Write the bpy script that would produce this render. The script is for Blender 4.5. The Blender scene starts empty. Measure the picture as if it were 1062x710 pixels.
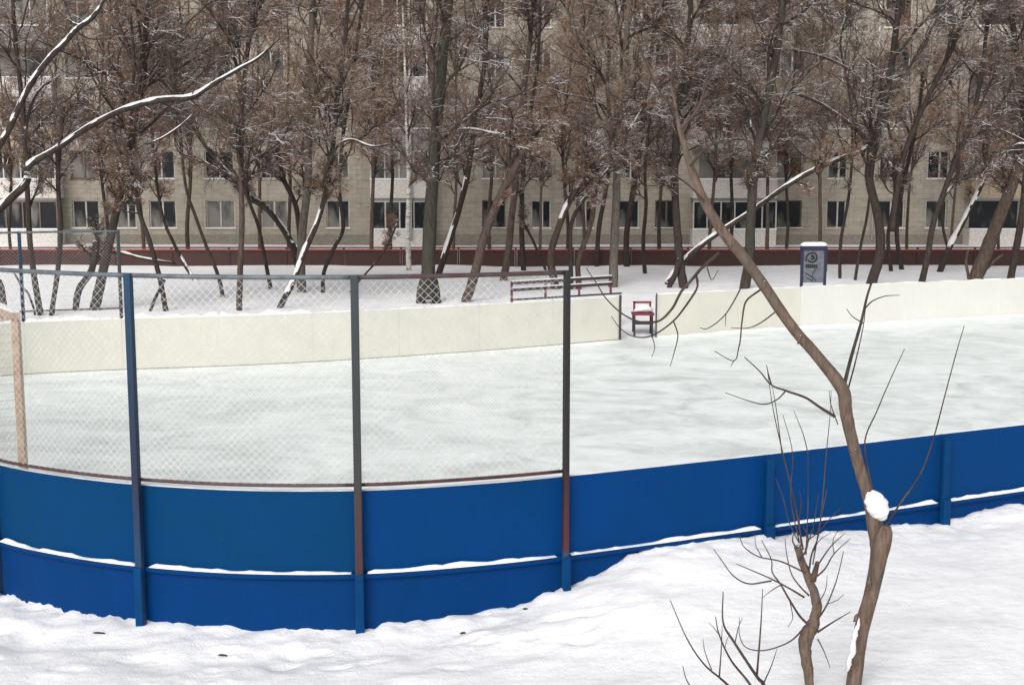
import bpy, math, random
import numpy as np
from mathutils import Vector
random.seed(7)
RNG = np.random.default_rng(11)
scene = bpy.context.scene
COL = scene.collection

# ------------------------------------------------------------------ camera, sky, sun, exposure
CAM_H, PITCH, FPX, CX, CY = 4.02, math.radians(7.71), 1300.0, 531.0, 355.0
cd = bpy.data.cameras.new('camera'); cam = bpy.data.objects.new('camera', cd); COL.objects.link(cam)
cam.location = (0, 0, CAM_H); cam.rotation_euler = (math.pi/2 - PITCH, 0, 0)
cd.sensor_width = 36; cd.lens = 36*FPX/1062.0; cd.clip_end = 2000; cd.clip_start = 0.1
scene.camera = cam
w = bpy.data.worlds.new('World'); scene.world = w; w.use_nodes = True
nt = w.node_tree; nt.nodes.clear()
SUN_EL, SUN_AZ = math.radians(37), math.radians(200)      # azimuth from +Y, clockwise
sky = nt.nodes.new('ShaderNodeTexSky'); sky.sky_type = 'NISHITA'; sky.sun_disc = False
sky.sun_elevation = SUN_EL; sky.sun_rotation = SUN_AZ; sky.dust_density = 4.0; sky.air_density = 1.2
hs = nt.nodes.new('ShaderNodeHueSaturation'); hs.inputs['Saturation'].default_value = 0.22
bg = nt.nodes.new('ShaderNodeBackground'); bg.inputs['Strength'].default_value = 0.15
wo = nt.nodes.new('ShaderNodeOutputWorld')
nt.links.new(sky.outputs[0], hs.inputs['Color']); nt.links.new(hs.outputs[0], bg.inputs[0]); nt.links.new(bg.outputs[0], wo.inputs[0])
sd = bpy.data.lights.new('sun', 'SUN'); sd.energy = 1.2; sd.angle = math.radians(30); sd.color = (1.0, 0.965, 0.92)
so = bpy.data.objects.new('sun', sd); COL.objects.link(so); so.location = (0, 0, 30)
sdir = Vector((math.sin(SUN_AZ)*math.cos(SUN_EL), math.cos(SUN_AZ)*math.cos(SUN_EL), math.sin(SUN_EL)))
so.rotation_euler = (-sdir).to_track_quat('-Z', 'Y').to_euler()
vs = scene.view_settings; vs.view_transform = 'Standard'; vs.look = 'None'; vs.gamma = 1; vs.exposure = 0.04; vs.use_curve_mapping = False
scene.cycles.max_bounces = 6; scene.cycles.diffuse_bounces = 4

# ------------------------------------------------------------------ helpers
def ray(x, y):
    a = (x-CX)/FPX; b = -(y-CY)/FPX
    return np.array((a, math.cos(PITCH)+b*math.sin(PITCH), -math.sin(PITCH)+b*math.cos(PITCH)))
def P(x, y, Y):                                   # the real-world point seen at photo pixel (x, y) at distance Y
    r = ray(x, y); return r*(Y/r[1]) + np.array((0, 0, CAM_H))
def G(x, y, z=0.0):                               # where that sight line meets height z
    r = ray(x, y); return r*((z-CAM_H)/r[2]) + np.array((0, 0, CAM_H))

def tagit(o, label, cat, group=None, kind=None):
    if label: o['label'] = label
    if cat: o['category'] = cat
    if group: o['group'] = group
    if kind: o['kind'] = kind
    return o
def thing(name, loc, label, cat, group=None):
    o = bpy.data.objects.new(name, None); COL.objects.link(o); o.location = loc
    o.empty_display_size = 0.2; o['_o'] = [float(v) for v in loc]
    return tagit(o, label, cat, group)
def origin(o):
    return np.array(list(o['_o'])) if (o is not None and '_o' in o.keys()) else np.zeros(3)

def mk(name, V, F, mat, parent=None, smooth=False, loc=None):
    """V: (n,3) world coords; F: (m,k) array or list of tuples. loc: origin for a top-level mesh."""
    V = np.asarray(V, dtype=np.float64)
    org = origin(parent) if parent is not None else (np.array(loc, float) if loc is not None else np.zeros(3))
    V = V - org
    me = bpy.data.meshes.new(name)
    if isinstance(F, np.ndarray) and F.ndim == 2:
        m, k = F.shape
        me.vertices.add(len(V)); me.vertices.foreach_set('co', V.astype(np.float32).ravel())
        me.loops.add(m*k); me.loops.foreach_set('vertex_index', F.astype(np.int32).ravel())
        me.polygons.add(m); me.polygons.foreach_set('loop_start', np.arange(0, m*k, k, dtype=np.int32))
        me.update(calc_edges=True)
    else:
        me.from_pydata([tuple(v) for v in V], [], [tuple(int(i) for i in f) for f in F]); me.update()
    me.polygons.foreach_set('use_smooth', np.full(len(me.polygons), bool(smooth)))
    if mat: me.materials.append(mat)
    o = bpy.data.objects.new(name, me); COL.objects.link(o)
    if parent is not None: o.parent = parent
    if parent is None and loc is not None: o.location = loc
    o['_o'] = [float(v) for v in org]
    return o

class Geo:
    def __init__(s): s.V = []; s.F = []; s.n = 0
    def add(s, V, F):
        V = np.asarray(V, float); F = np.asarray(F, dtype=np.int64)
        s.V.append(V); s.F.append(F + s.n); s.n += len(V)
    def box(s, c, d, ax=None):
        """centre c, full size d, ax = 3 orthonormal axes (rows)"""
        ax = np.eye(3) if ax is None else np.asarray(ax, float)
        sg = np.array([(-1,-1,-1),(1,-1,-1),(1,1,-1),(-1,1,-1),(-1,-1,1),(1,-1,1),(1,1,1),(-1,1,1)], float)*0.5
        V = np.asarray(c, float) + (sg*np.asarray(d, float)) @ ax
        s.add(V, [(0,3,2,1),(4,5,6,7),(0,1,5,4),(1,2,6,5),(2,3,7,6),(3,0,4,7)])
    def tubes(s, pts, rad, sides=6, caps=True, lump=0.0):
        """pts (N,M,3), rad (N,M)"""
        pts = np.asarray(pts, float); rad = np.asarray(rad, float)
        if pts.ndim == 2: pts = pts[None]; rad = rad[None]
        N, M, _ = pts.shape
        t = np.empty_like(pts); t[:,1:-1] = pts[:,2:]-pts[:,:-2]; t[:,0] = pts[:,1]-pts[:,0]; t[:,-1] = pts[:,-1]-pts[:,-2]
        t /= np.linalg.norm(t, axis=2, keepdims=True)+1e-9
        mt = pts[:,-1]-pts[:,0]; mt /= np.linalg.norm(mt, axis=1, keepdims=True)+1e-9
        ref = np.where(np.abs(mt[:,2:3]) > 0.8, np.array([[1.,0,0]]), np.array([[0,0,1.]]))[:,None,:]
        u = np.cross(t, ref); u /= np.linalg.norm(u, axis=2, keepdims=True)+1e-9
        v = np.cross(t, u)
        a = np.arange(sides)*2*math.pi/sides
        rr = rad[:,:,None,None]*np.ones((1,1,sides,1))
        if lump > 0: rr = rr*(1+RNG.uniform(-lump, lump, (N,M,sides,1)))
        V = pts[:,:,None,:] + rr*(np.cos(a)[None,None,:,None]*u[:,:,None,:] + np.sin(a)[None,None,:,None]*v[:,:,None,:])
        idx = np.arange(N*M*sides).reshape(N,M,sides)
        A = idx[:,:-1,:]; B = np.roll(A,-1,axis=2); C2 = idx[:,1:,:]; D = np.roll(C2,-1,axis=2)
        F = np.stack([A,C2,D,B], axis=-1).reshape(-1,4)
        V = V.reshape(-1,3)
        if caps and sides > 3:
            ends = []
            if sides in (4,6,8,10,12):
                for r0 in (idx[:,0,:], idx[:,-1,::-1]):
                    for k in range(1, sides-2, 2): ends.append(r0[:,[0,k,k+1,k+2]])
            F = np.concatenate([F]+ends)
        s.add(V, F)
    def make(s, name, mat, parent=None, smooth=False, loc=None):
        if not s.V: return None
        return mk(name, np.concatenate(s.V), np.concatenate(s.F), mat, parent, smooth, loc)

def crom(pts, n=6):
    """Catmull-Rom resample of control points (k,d)"""
    p = np.asarray(pts, float)
    if len(p) < 3:
        t = np.linspace(0,1,n+1)[:,None]; return p[0]*(1-t)+p[-1]*t
    q = np.vstack([2*p[0]-p[1], p, 2*p[-1]-p[-2]]); out = []
    for i in range(1, len(q)-2):
        for k in range(n):
            t = k/n
            out.append(0.5*((2*q[i])+(-q[i-1]+q[i+1])*t+(2*q[i-1]-5*q[i]+4*q[i+1]-q[i+2])*t*t+(-q[i-1]+3*q[i]-3*q[i+1]+q[i+2])*t**3))
    out.append(p[-1]); return np.array(out)

def vnoise(x, y, seed=0):
    """smooth value noise in [-1,1]"""
    xi = np.floor(x).astype(np.int64); yi = np.floor(y).astype(np.int64)
    fx = x-xi; fy = y-yi; fx = fx*fx*(3-2*fx); fy = fy*fy*(3-2*fy)
    def h(a, b):
        n = (a*374761393 + b*668265263 + seed*1442695041) & 0xffffffff
        n = ((n ^ (n >> 13))*1274126177) & 0xffffffff
        return ((n ^ (n >> 16)) & 0xffff)/32767.5-1
    return (h(xi,yi)*(1-fx)+h(xi+1,yi)*fx)*(1-fy)+(h(xi,yi+1)*(1-fx)+h(xi+1,yi+1)*fx)*fy
def sstep(a, b, x):
    t = np.clip((x-a)/(b-a), 0, 1); return t*t*(3-2*t)

# ------------------------------------------------------------------ materials
def mat(name, base=(.5,.5,.5), rough=.7, spec=.3):
    m = bpy.data.materials.new(name); m.use_nodes = True
    b = m.node_tree.nodes['Principled BSDF']
    b.inputs['Base Color'].default_value = (*base, 1); b.inputs['Roughness'].default_value = rough
    b.inputs['Specular IOR Level'].default_value = spec
    return m, m.node_tree, b
def N(nt, t, **kw):
    n = nt.nodes.new(t)
    for k, v in kw.items():
        if k in n.inputs: n.inputs[k].default_value = v
        else: setattr(n, k, v)
    return n
def ramp(nt, fac, stops):
    r = nt.nodes.new('ShaderNodeValToRGB'); e = r.color_ramp.elements
    while len(e) < len(stops): e.new(0.5)
    for el, (p, c) in zip(e, stops): el.position = p; el.color = (*c, 1) if len(c) == 3 else c
    nt.links.new(fac, r.inputs[0]); return r.outputs[0]
def mapped(nt, scale=(1,1,1), coord='Object', rot=(0,0,0)):
    tc = nt.nodes.new('ShaderNodeTexCoord'); mp = nt.nodes.new('ShaderNodeMapping')
    mp.inputs['Scale'].default_value = scale; mp.inputs['Rotation'].default_value = rot
    nt.links.new(tc.outputs[coord], mp.inputs[0]); return mp.outputs[0]
def noise(nt, vec, scale, detail=4, rough=.55, dist=0.0):
    n = N(nt, 'ShaderNodeTexNoise', Scale=scale, Detail=detail, Roughness=rough, Distortion=dist)
    nt.links.new(vec, n.inputs['Vector']); return n.outputs['Fac']
def mixc(nt, fac, a, b, mode='MIX'):
    m = nt.nodes.new('ShaderNodeMix'); m.data_type = 'RGBA'; m.blend_type = mode
    for s, v in ((m.inputs[0], fac), (m.inputs[6], a), (m.inputs[7], b)):
        if isinstance(v, (int, float)): s.default_value = v
        elif isinstance(v, tuple): s.default_value = (*v, 1)
        else: nt.links.new(v, s)
    return m.outputs[2]
def math_(nt, op, a, b=None):
    m = nt.nodes.new('ShaderNodeMath'); m.operation = op
    for i, v in enumerate((a, b)):
        if v is None: continue
        if isinstance(v, (int, float)): m.inputs[i].default_value = v
        else: nt.links.new(v, m.inputs[i])
    return m.outputs[0]
def bump(nt, b, h, strength=.3, dist=.02):
    n = N(nt, 'ShaderNodeBump', Strength=strength, Distance=dist)
    nt.links.new(h, n.inputs['Height']); nt.links.new(n.outputs[0], b.inputs['Normal'])

def snow_mat(name, base=(.92,.92,.93), grey=(.78,.785,.80)):
    m, t, b = mat(name, base, .75, .2)
    v = mapped(t)
    n1 = noise(t, v, 1.3, 6, .6, .4)
    v2 = mapped(t, (1, 3.2, 1)); n2 = noise(t, v2, 4.5, 5, .65)
    f = math_(t, 'MULTIPLY', n1, n2)
    c = ramp(t, f, [(.12, grey), (.28, base)])
    t.links.new(c, b.inputs['Base Color'])
    h = math_(t, 'ADD', noise(t, v, 9, 6, .65), math_(t, 'MULTIPLY', noise(t, v, 45, 4, .6), .35))
    bump(t, b, h, .45, .035)
    return m
M = {}
M['snow'] = snow_mat('snow')
M['snow_limb'] = snow_mat('snow_limb', (.76,.735,.73), (.60,.58,.58))
M['snow_lump'] = snow_mat('snow_lump', (.84,.845,.86), (.74,.745,.77))

m, t, b = mat('ice', (.7,.74,.74), .42, .35); M['ice'] = m
v = mapped(t, rot=(0,0,math.radians(-24)))
vs1 = mapped(t, (.62, .80, 1), rot=(0,0,math.radians(8)))
a = noise(t, vs1, 1.0, 8, .66, 1.4); bb = noise(t, mapped(t, (1.2, 1.5, 1), rot=(0,0,math.radians(-14))), 2.6, 8, .72, 1.0)
f = math_(t, 'ADD', math_(t, 'MULTIPLY', a, .70), math_(t, 'MULTIPLY', bb, .30))
c = ramp(t, f, [(.33,(.57,.62,.605)), (.42,(.69,.735,.715)), (.50,(.80,.84,.82)), (.62,(.90,.93,.91))])
for sc_, an_ in ((2.0, .5), (2.6, -.9), (1.5, 1.7)):                              # skate cuts: thin pale arcs
    nn_ = noise(t, mapped(t, (1, .35, 1), rot=(0,0,an_)), sc_, 1.5, .4, .6)
    ln_ = math_(t, 'ABSOLUTE', math_(t, 'SUBTRACT', nn_, .5))
    c = mixc(t, math_(t, 'MULTIPLY', ramp(t, ln_, [(.0,(1,1,1)), (.0035,(0,0,0))]), .45), c, (.93,.95,.94))
t.links.new(c, b.inputs['Base Color'])
t.links.new(ramp(t, f, [(.38,(.33,.33,.33)), (.6,(.7,.7,.7))]), b.inputs['Roughness'])
bump(t, b, bb, .05, .01)

def paint_mat(name, col, dark, seed=0.0, rough=.42, chips=None, scuff=(.03,.085,.20)):
    m, t, b = mat(name, col, max(rough,.55), .07)
    v = mapped(t); n = noise(t, v, .9+seed, 5, .6, .5)
    oi = t.nodes.new('ShaderNodeObjectInfo')
    c = ramp(t, n, [(.32, dark), (.62, col)])
    c = mixc(t, math_(t, 'MULTIPLY', oi.outputs['Random'], .25), c, dark)
    st = noise(t, mapped(t, (9, 9, .7)), 2.0, 5, .7)                       # run marks down the sheet
    c = mixc(t, math_(t, 'MULTIPLY', ramp(t, st, [(.55,(0,0,0)), (.75,(1,1,1))]), .22), c, tuple(min(1, x*1.35+.004) for x in col))
    sp = noise(t, v, 60, 3, .8)
    c = mixc(t, math_(t, 'MULTIPLY', ramp(t, sp, [(.70,(0,0,0)), (.76,(1,1,1))]), .2), c, chips or (.25,.3,.36))
    sc = noise(t, mapped(t, (2.2, 2.2, 7)), 3.1, 9, .82, 2.2)                     # scuffs where sticks and boots rubbed
    c = mixc(t, math_(t, 'MULTIPLY', ramp(t, sc, [(.60,(0,0,0)), (.66,(1,1,1))]), .30), c, scuff)
    t.links.new(c, b.inputs['Base Color']); bump(t, b, n, .25, .02)
    return m
M['blue'] = paint_mat('blue_board_paint', (.0003,.040,.168), (.0003,.037,.135))
M['blue_teal'] = paint_mat('blue_teal_board_paint', (.0003,.040,.140), (.0003,.040,.115))
M['blue_low'] = paint_mat('blue_kick_board_paint', (.0003,.035,.155), (.0003,.032,.125), .3)
M['blue_post'] = paint_mat('blue_post_paint', (.001,.045,.15), (.002,.035,.11), .5)
M['cream'] = paint_mat('cream_board_paint', (.615,.61,.535), (.565,.56,.50), .2, .55, (.55,.55,.5), (.48,.48,.43))
M['white_board'] = paint_mat('white_board_paint', (.655,.65,.61), (.62,.615,.58), .3, .55, (.6,.6,.56), (.6,.6,.56))
def post_mat(name, stops, span):
    m, t, b = mat(name, (.1,.1,.1), .5, .4)
    tc = t.nodes.new('ShaderNodeTexCoord'); sx = t.nodes.new('ShaderNodeSeparateXYZ'); t.links.new(tc.outputs['Object'], sx.inputs[0])
    nz = noise(t, mapped(t), 7, 4, .7)
    z = math_(t, 'ADD', math_(t, 'DIVIDE', sx.outputs['Z'], span), math_(t, 'MULTIPLY', math_(t, 'SUBTRACT', nz, .5), .12))
    c = ramp(t, z, stops)
    wv = noise(t, mapped(t, (3, 3, 1)), 22, 5, .75)
    c = mixc(t, math_(t, 'MULTIPLY', ramp(t, wv, [(.55,(0,0,0)), (.68,(1,1,1))]), .55), c, (.10,.032,.022))
    t.links.new(c, b.inputs['Base Color']); bump(t, b, wv, .3, .004); return m
M['post_blue'] = post_mat('post_blue', [(.0,(.002,.045,.12)), (.12,(.002,.04,.11)), (.40,(.008,.018,.05)), (.6,(.005,.022,.055)), (1,(.004,.045,.10))], 3.15)
M['post_worn'] = post_mat('post_worn', [(.0,(.004,.085,.16)), (.13,(.005,.07,.14)), (.15,(.05,.020,.022)), (.36,(.04,.028,.032)), (.42,(.03,.034,.034)), (1,(.03,.042,.05))], 3.15)
M['post_rust'] = post_mat('post_rust', [(.0,(.003,.055,.12)), (.15,(.006,.06,.15)), (.17,(.07,.018,.018)), (.36,(.035,.014,.018)), (.42,(.014,.012,.013)), (1,(.018,.018,.02))], 3.15)
def metal(name, col, col2, rough=.5):
    m, t, b = mat(name, col, rough, .5)
    n = noise(t, mapped(t), 9, 5, .7); t.links.new(ramp(t, n, [(.4, col2), (.6, col)]), b.inputs['Base Color']); return m
M['rail_grey'] = metal('rail_grey', (.13,.15,.17), (.07,.085,.10))
M['rail_dark'] = metal('rail_dark', (.055,.05,.055), (.07,.02,.02))
M['rail_red'] = metal('rail_red', (.09,.018,.02), (.03,.014,.016))
M['wire'] = metal('galvanised_wire', (.62,.63,.63), (.45,.45,.45), .6)
M['bench_wood'] = metal('bench_wood', (.075,.04,.038), (.04,.028,.028), .7)
M['bench_rust'] = metal('bench_rust', (.22,.06,.07), (.10,.035,.04), .7)
M['red_paint'] = metal('red_paint', (.26,.02,.04), (.14,.02,.03), .5)
M['goal'] = metal('goal_paint', (.50,.37,.28), (.36,.24,.17), .6)
M['net'] = metal('goal_net_cord', (.52,.44,.37), (.42,.34,.28), .9)
M['maroon'] = metal('maroon_fence', (.050,.014,.011), (.030,.012,.010), .7)
M['orange_red'] = metal('orange_rail', (.30,.055,.032), (.20,.035,.025), .6)
M['booth_blue'] = metal('booth_blue', (.009,.014,.05), (.008,.012,.04), .5)
M['booth_panel'] = metal('booth_panel', (.13,.14,.17), (.085,.09,.11), .7)
M['booth_ink'] = metal('booth_ink', (.008,.010,.012), (.015,.018,.02), .8)
M['dark_metal'] = metal('dark_metal', (.03,.03,.032), (.045,.03,.03), .6)

def bark(name, col, col2, snow=.35, moss=None, zsc=.25, scale=16):
    """bark with fresh snow lying on whatever faces the sky"""
    m, t, b = mat(name, col, .85, .15)
    v = mapped(t, (1, 1, zsc)); n = noise(t, v, scale, 6, .7, .3)
    c = ramp(t, n, [(.36, col2), (.62, col)])
    if moss:
        n3 = noise(t, mapped(t), 3, 4, .6); c = mixc(t, math_(t, 'MULTIPLY', ramp(t, n3, [(.45,(0,0,0)), (.62,(1,1,1))]), .6), c, moss)
    if snow > 0:
        g = t.nodes.new('ShaderNodeNewGeometry'); sx = t.nodes.new('ShaderNodeSeparateXYZ'); t.links.new(g.outputs['Normal'], sx.inputs[0])
        nn = noise(t, mapped(t), 1.7, 4, .7)
        k = math_(t, 'ADD', sx.outputs['Z'], math_(t, 'MULTIPLY', math_(t, 'SUBTRACT', nn, .5), 1.6))
        fac = ramp(t, k, [(.93-snow, (0,0,0)), (1.0-snow*.9, (1,1,1))])
        c = mixc(t, fac, c, (.82,.82,.84))
    t.links.new(c, b.inputs['Base Color'])
    bump(t, b, n, .6, .02); return m
M['bark_dark'] = bark('bark_dark', (.062,.048,.041), (.026,.020,.018), .16)
M['bark_grey'] = bark('bark_grey', (.17,.15,.13), (.085,.073,.062), .12)
M['bark_moss'] = bark('bark_moss', (.068,.058,.048), (.030,.026,.022), .12, (.05,.055,.042))
M['bark_brown'] = bark('bark_brown', (.105,.078,.063), (.045,.033,.028), .12)
M['bark_near'] = bark('bark_near', (.185,.130,.102), (.080,.054,.043), .05, (.115,.10,.08), .22, 34)
M['twig'] = bark('twig', (.26,.188,.140), (.135,.094,.070), .19, None, 1, 3)
M['twig_red'] = bark('twig_red', (.27,.165,.115), (.150,.088,.062), .17, None, 1, 3)
M['twig_dark'] = bark('twig_dark', (.160,.118,.092), (.072,.053,.042), .22, None, 1, 3)
M['twig_near'] = bark('twig_near', (.085,.062,.052), (.045,.032,.028), 0, None, 1, 6)
M['seeds'] = metal('hanging_seeds', (.26,.125,.075), (.15,.075,.05), .9)
m, t, b = mat('birch_bark', (.6,.58,.55), .8, .2); M['birch'] = m
n = noise(t, mapped(t, (1, 1, 5)), 2.6, 5, .75, .6)
t.links.new(ramp(t, n, [(.38,(.05,.045,.04)), (.47,(.50,.47,.43)), (.7,(.66,.64,.60))]), b.inputs['Base Color'])

m, t, b = mat('building_wall', (.33,.29,.24), .9, .15); M['wall'] = m
v = mapped(t)
br = N(t, 'ShaderNodeTexBrick', Scale=1.0); br.inputs['Color1'].default_value = (.40,.365,.305,1); br.inputs['Color2'].default_value = (.34,.305,.25,1)
br.inputs['Mortar'].default_value = (.285,.26,.215,1); br.inputs['Mortar Size'].default_value = .018
br.inputs['Brick Width'].default_value = .52; br.inputs['Row Height'].default_value = .26
mp2 = mapped(t, (1, 1, 1), rot=(math.radians(90), 0, 0)); t.links.new(mp2, br.inputs['Vector'])
n = noise(t, v, .45, 6, .65); n2 = noise(t, mapped(t, (2.5, 1, .35)), 1.5, 5, .7)
c = mixc(t, ramp(t, n, [(.35,(.0,.0,.0)), (.7,(.5,.5,.5))]), br.outputs[0], (.42,.38,.31))
c = mixc(t, ramp(t, n2, [(.52,(0,0,0)), (.75,(.55,.55,.55))]), c, (.17,.15,.13)); c = mixc(t, .06, c, (.14,.135,.125)); n4 = noise(t, mapped(t, (.35, 1, 1.3)), 3.0, 7, .75, .8); c = mixc(t, ramp(t, n4, [(.50,(0,0,0)), (.68,(.38,.38,.38))]), c, (.12,.10,.085))
t.links.new(c, b.inputs['Base Color'])
M['plinth'] = metal('plinth', (.25,.22,.18), (.18,.16,.135), .9)
m, t, b = mat('window_glass', (.02,.024,.03), .18, .22); M['glass'] = m
n = noise(t, mapped(t, (1.2, 1, .5)), 1.1, 3, .5); oi = t.nodes.new('ShaderNodeObjectInfo')
k = math_(t, 'ADD', n, math_(t, 'MULTIPLY', oi.outputs['Random'], .42))
t.links.new(ramp(t, k, [(.66,(.014,.017,.021)), (.90,(.22,.205,.185))]), b.inputs['Base Color'])
M['frame_white'] = metal('frame_white', (.52,.50,.46), (.38,.36,.33), .6)
M['frame_brown'] = metal('frame_brown', (.16,.11,.08), (.10,.07,.05), .6)
M['parapet_white'] = metal('parapet_white', (.66,.63,.60), (.50,.46,.42), .8)
M['parapet_ochre'] = metal('parapet_ochre', (.42,.335,.23), (.30,.235,.17), .8)
M['parapet_grey'] = metal('parapet_grey', (.24,.235,.23), (.16,.15,.15), .8)
M['roof'] = metal('roof_felt', (.05,.05,.052), (.03,.03,.03), .9)

# ------------------------------------------------------------------ the rink outline
CTRL = [(14.2,17.75),(12,16.75),(9.4,15.57),(7.0,14.49),(4.77,13.47),(2.62,12.45),(.53,11.52),(-.45,11.17),(-1.38,10.97),(-2.44,10.98),(-3.45,11.2),
        (-4.25,11.53),(-5.02,12.0),(-6.3,13.1),(-7.5,14.6),(-8.6,16.5),(-9.6,18.6),(-10.5,20.8),(-11.0,22.6),(-10.8,24.0),(-9.9,24.85),(-8.0,25.5),
        (-5.6,26.1),(-3.37,26.95),(-.24,28.5),(2.62,30.2),(4.0,30.9),(6.78,32.3),(10.6,33.9),(14.46,35.4),(19,37.4),(24,39.6)]
PATH = crom(CTRL, 10)
SEG = np.r_[0, np.cumsum(np.linalg.norm(np.diff(PATH, axis=0), axis=1))]
def pat(s):
    return np.stack([np.interp(s, SEG, PATH[:,0]), np.interp(s, SEG, PATH[:,1])], -1)
def pnorm(s):
    s = np.asarray(s, float); d = pat(s+.05)-pat(s-.05); d /= np.linalg.norm(d, axis=-1, keepdims=True)
    return np.stack([-d[...,1], d[...,0]], -1)          # outward
def s_of(i): return SEG[i*10]
S = {i: s_of(i) for i in range(len(CTRL))}
def near_y(x):
    m_ = slice(0, 12*10+1); xs = PATH[m_,0][::-1]; ys = PATH[m_,1][::-1]
    return np.interp(x, xs, ys)

def poly_inside(px, py, poly):
    ins = np.zeros(px.shape, bool); n = len(poly)
    for i in range(n):
        x0, y0 = poly[i]; x1, y1 = poly[(i+1) % n]
        if y0 == y1: continue
        c_ = ((y0 > py) != (y1 > py)) & (px < (x1-x0)*(py-y0)/(y1-y0)+x0)
        ins ^= c_
    return ins
def poly_dist(px, py, poly):
    d = np.full(px.shape, 1e9)
    for i in range(len(poly)-1):
        a_ = poly[i]; ab = poly[i+1]-a_; L = ab@ab
        tt = np.clip(((px-a_[0])*ab[0]+(py-a_[1])*ab[1])/L, 0, 1)
        d = np.minimum(d, np.hypot(px-a_[0]-tt*ab[0], py-a_[1]-tt*ab[1]))
    return d
RINK = np.vstack([PATH, [(30,42.2),(30,24.7)]])

def ground_h(X, Y):
    shp = X.shape; X = X.ravel(); Y = Y.ravel()
    ins = poly_inside(X, Y, RINK)
    d = poly_dist(X, Y, np.vstack([RINK, RINK[:1]])[::2])
    near = Y < near_y(X)+.0001
    near &= (X > -9) & (~ins)
    edge = np.interp(X, [-7,-5.2,-4.3,-3.4,-1.4,-.8,-.3,.25,.7,1.2,1.9,2.6,3.2,3.75,4.5,5.0,5.4,6.5,9],
                        [-.02,-.07,-.09,-.09,-.09,-.06,-.02,.07,.17,.35,.41,.37,.31,.26,.20,.23,.27,.30,.3])
    field = np.interp(X, [-6,-2.5,-.5,1.0,2.5,6], [-.02,-.02,.03,.15,.22,.28])
    k = sstep(.1, 2.2, d)
    h = edge*(1-k)+field*k
    lump = vnoise(X*7, Y*7, 1)*.5+vnoise(X*15, Y*15, 2)*.3+vnoise(X*31, Y*31, 3)*.2
    h = h + lump*(.055*np.exp(-d/.35)+.008)
    h = h + vnoise(X*1.4, Y*1.9, 5)*.03 + vnoise(X*3.7, Y*4.8, 6)*.018*sstep(2.5,-.5, X)
    # trodden strip in front of the rounded corner
    h -= .05*np.exp(-((d-.75)/.35)**2)*sstep(1.2,-1.5, X)*(.6+.6*vnoise(X*3.1, Y*3.1, 9))
    fr = np.random.default_rng(4)
    for _ in range(38):
        fx, fd = fr.uniform(-6.0, 1.0), fr.uniform(.45, 1.9); fy = float(near_y(np.array(fx)))-fd; an = fr.uniform(-.5, .5)
        ux = (X-fx)*math.cos(an)+(Y-fy)*math.sin(an); uy = -(X-fx)*math.sin(an)+(Y-fy)*math.cos(an)
        qd = (ux/.15)**2+(uy/.065)**2
        h = h - np.where(near, .028*np.exp(-qd**1.6)-.010*np.exp(-(np.sqrt(qd)-1.45)**2/.08), 0)
    # snow heaped round the foot of the pollard and the young tree
    h += .07*np.exp(-(((X-2.28)/.16)**2+((Y-8.62)/.18)**2))
    far = .05 + vnoise(X*.35, Y*.35, 7)*.05 + vnoise(X*1.3, Y*1.3, 8)*.025
    far = far*sstep(.12, 1.0, d) - .05*(1-sstep(.12, 1.0, d))
    out = np.where(near, h, far)
    isn = sstep(0, .05, d)
    out = np.where(ins, np.where(isn > .99, -.15, out*(1-isn)-.15*isn), out)
    out = np.where(ins & (~(Y < near_y(X)+.3)), -.15, out)
    out += sstep(60, 250, np.hypot(X, Y))*0.0
    return out.reshape(shp)
def gh(x, y): return float(ground_h(np.array([[x]], float), np.array([[y]], float))[0,0])

xs = np.concatenate([-np.geomspace(9, 300, 46)[::-1][:-1], np.arange(-9, 9.5, .055), np.geomspace(9.6, 300, 60)])
ys = np.concatenate([np.linspace(-60, 5, 20), np.arange(5.3, 8, .12), np.arange(8, 15, .05), np.arange(15, 44, .35), np.geomspace(44.3, 320, 40)])
XX, YY = np.meshgrid(xs, ys); ZZ = ground_h(XX, YY)
nx, ny = len(xs), len(ys); I = np.arange(nx*ny).reshape(ny, nx)
Fg = np.stack([I[:-1,:-1], I[:-1,1:], I[1:,1:], I[1:,:-1]], -1).reshape(-1,4)
g = mk('snow_ground', np.stack([XX, YY, ZZ], -1).reshape(-1,3), Fg, M['snow'], smooth=True)
tagit(g, 'snow covered ground around the ice rink', None, kind='structure')

ip = np.vstack([PATH[::3], PATH[-1:], [(30,42.2),(30,24.7)]])
ice = mk('ice', np.c_[ip, np.zeros(len(ip))], [tuple(range(len(ip)))[::-1]], M['ice'])
if ice.data.polygons[0].normal.z < 0: ice.data.flip_normals()
tagit(ice, 'pale scuffed ice inside the rink boards', None, kind='structure')

# ------------------------------------------------------------------ rink boards, posts, mesh
def strip(geo, s0, s1, z0, z1, o0, o1, step=.25, zt=None):
    """a bent box following the outline from s0 to s1, offsets o0..o1 outward, heights z0..z1"""
    n = max(2, int((s1-s0)/step)+1); s = np.linspace(s0, s1, n); p = pat(s); q = pnorm(s)
    a_ = p+q*o0; b_ = p+q*o1
    z1a = np.full(n, z1) if zt is None else zt(s)
    ring = np.stack([np.c_[a_, np.full(n, z0)], np.c_[b_, np.full(n, z0)], np.c_[b_, z1a], np.c_[a_, z1a]], 1)
    idx = np.arange(n*4).reshape(n,4); A = idx[:-1]; B = np.roll(A,-1,1); C2 = idx[1:]; D = np.roll(C2,-1,1)
    F = np.stack([A,B,D,C2], -1).reshape(-1,4)
    F = np.concatenate([F, [idx[0][::-1]], [idx[-1]]])
    geo.add(ring.reshape(-1,3), F)
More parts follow.
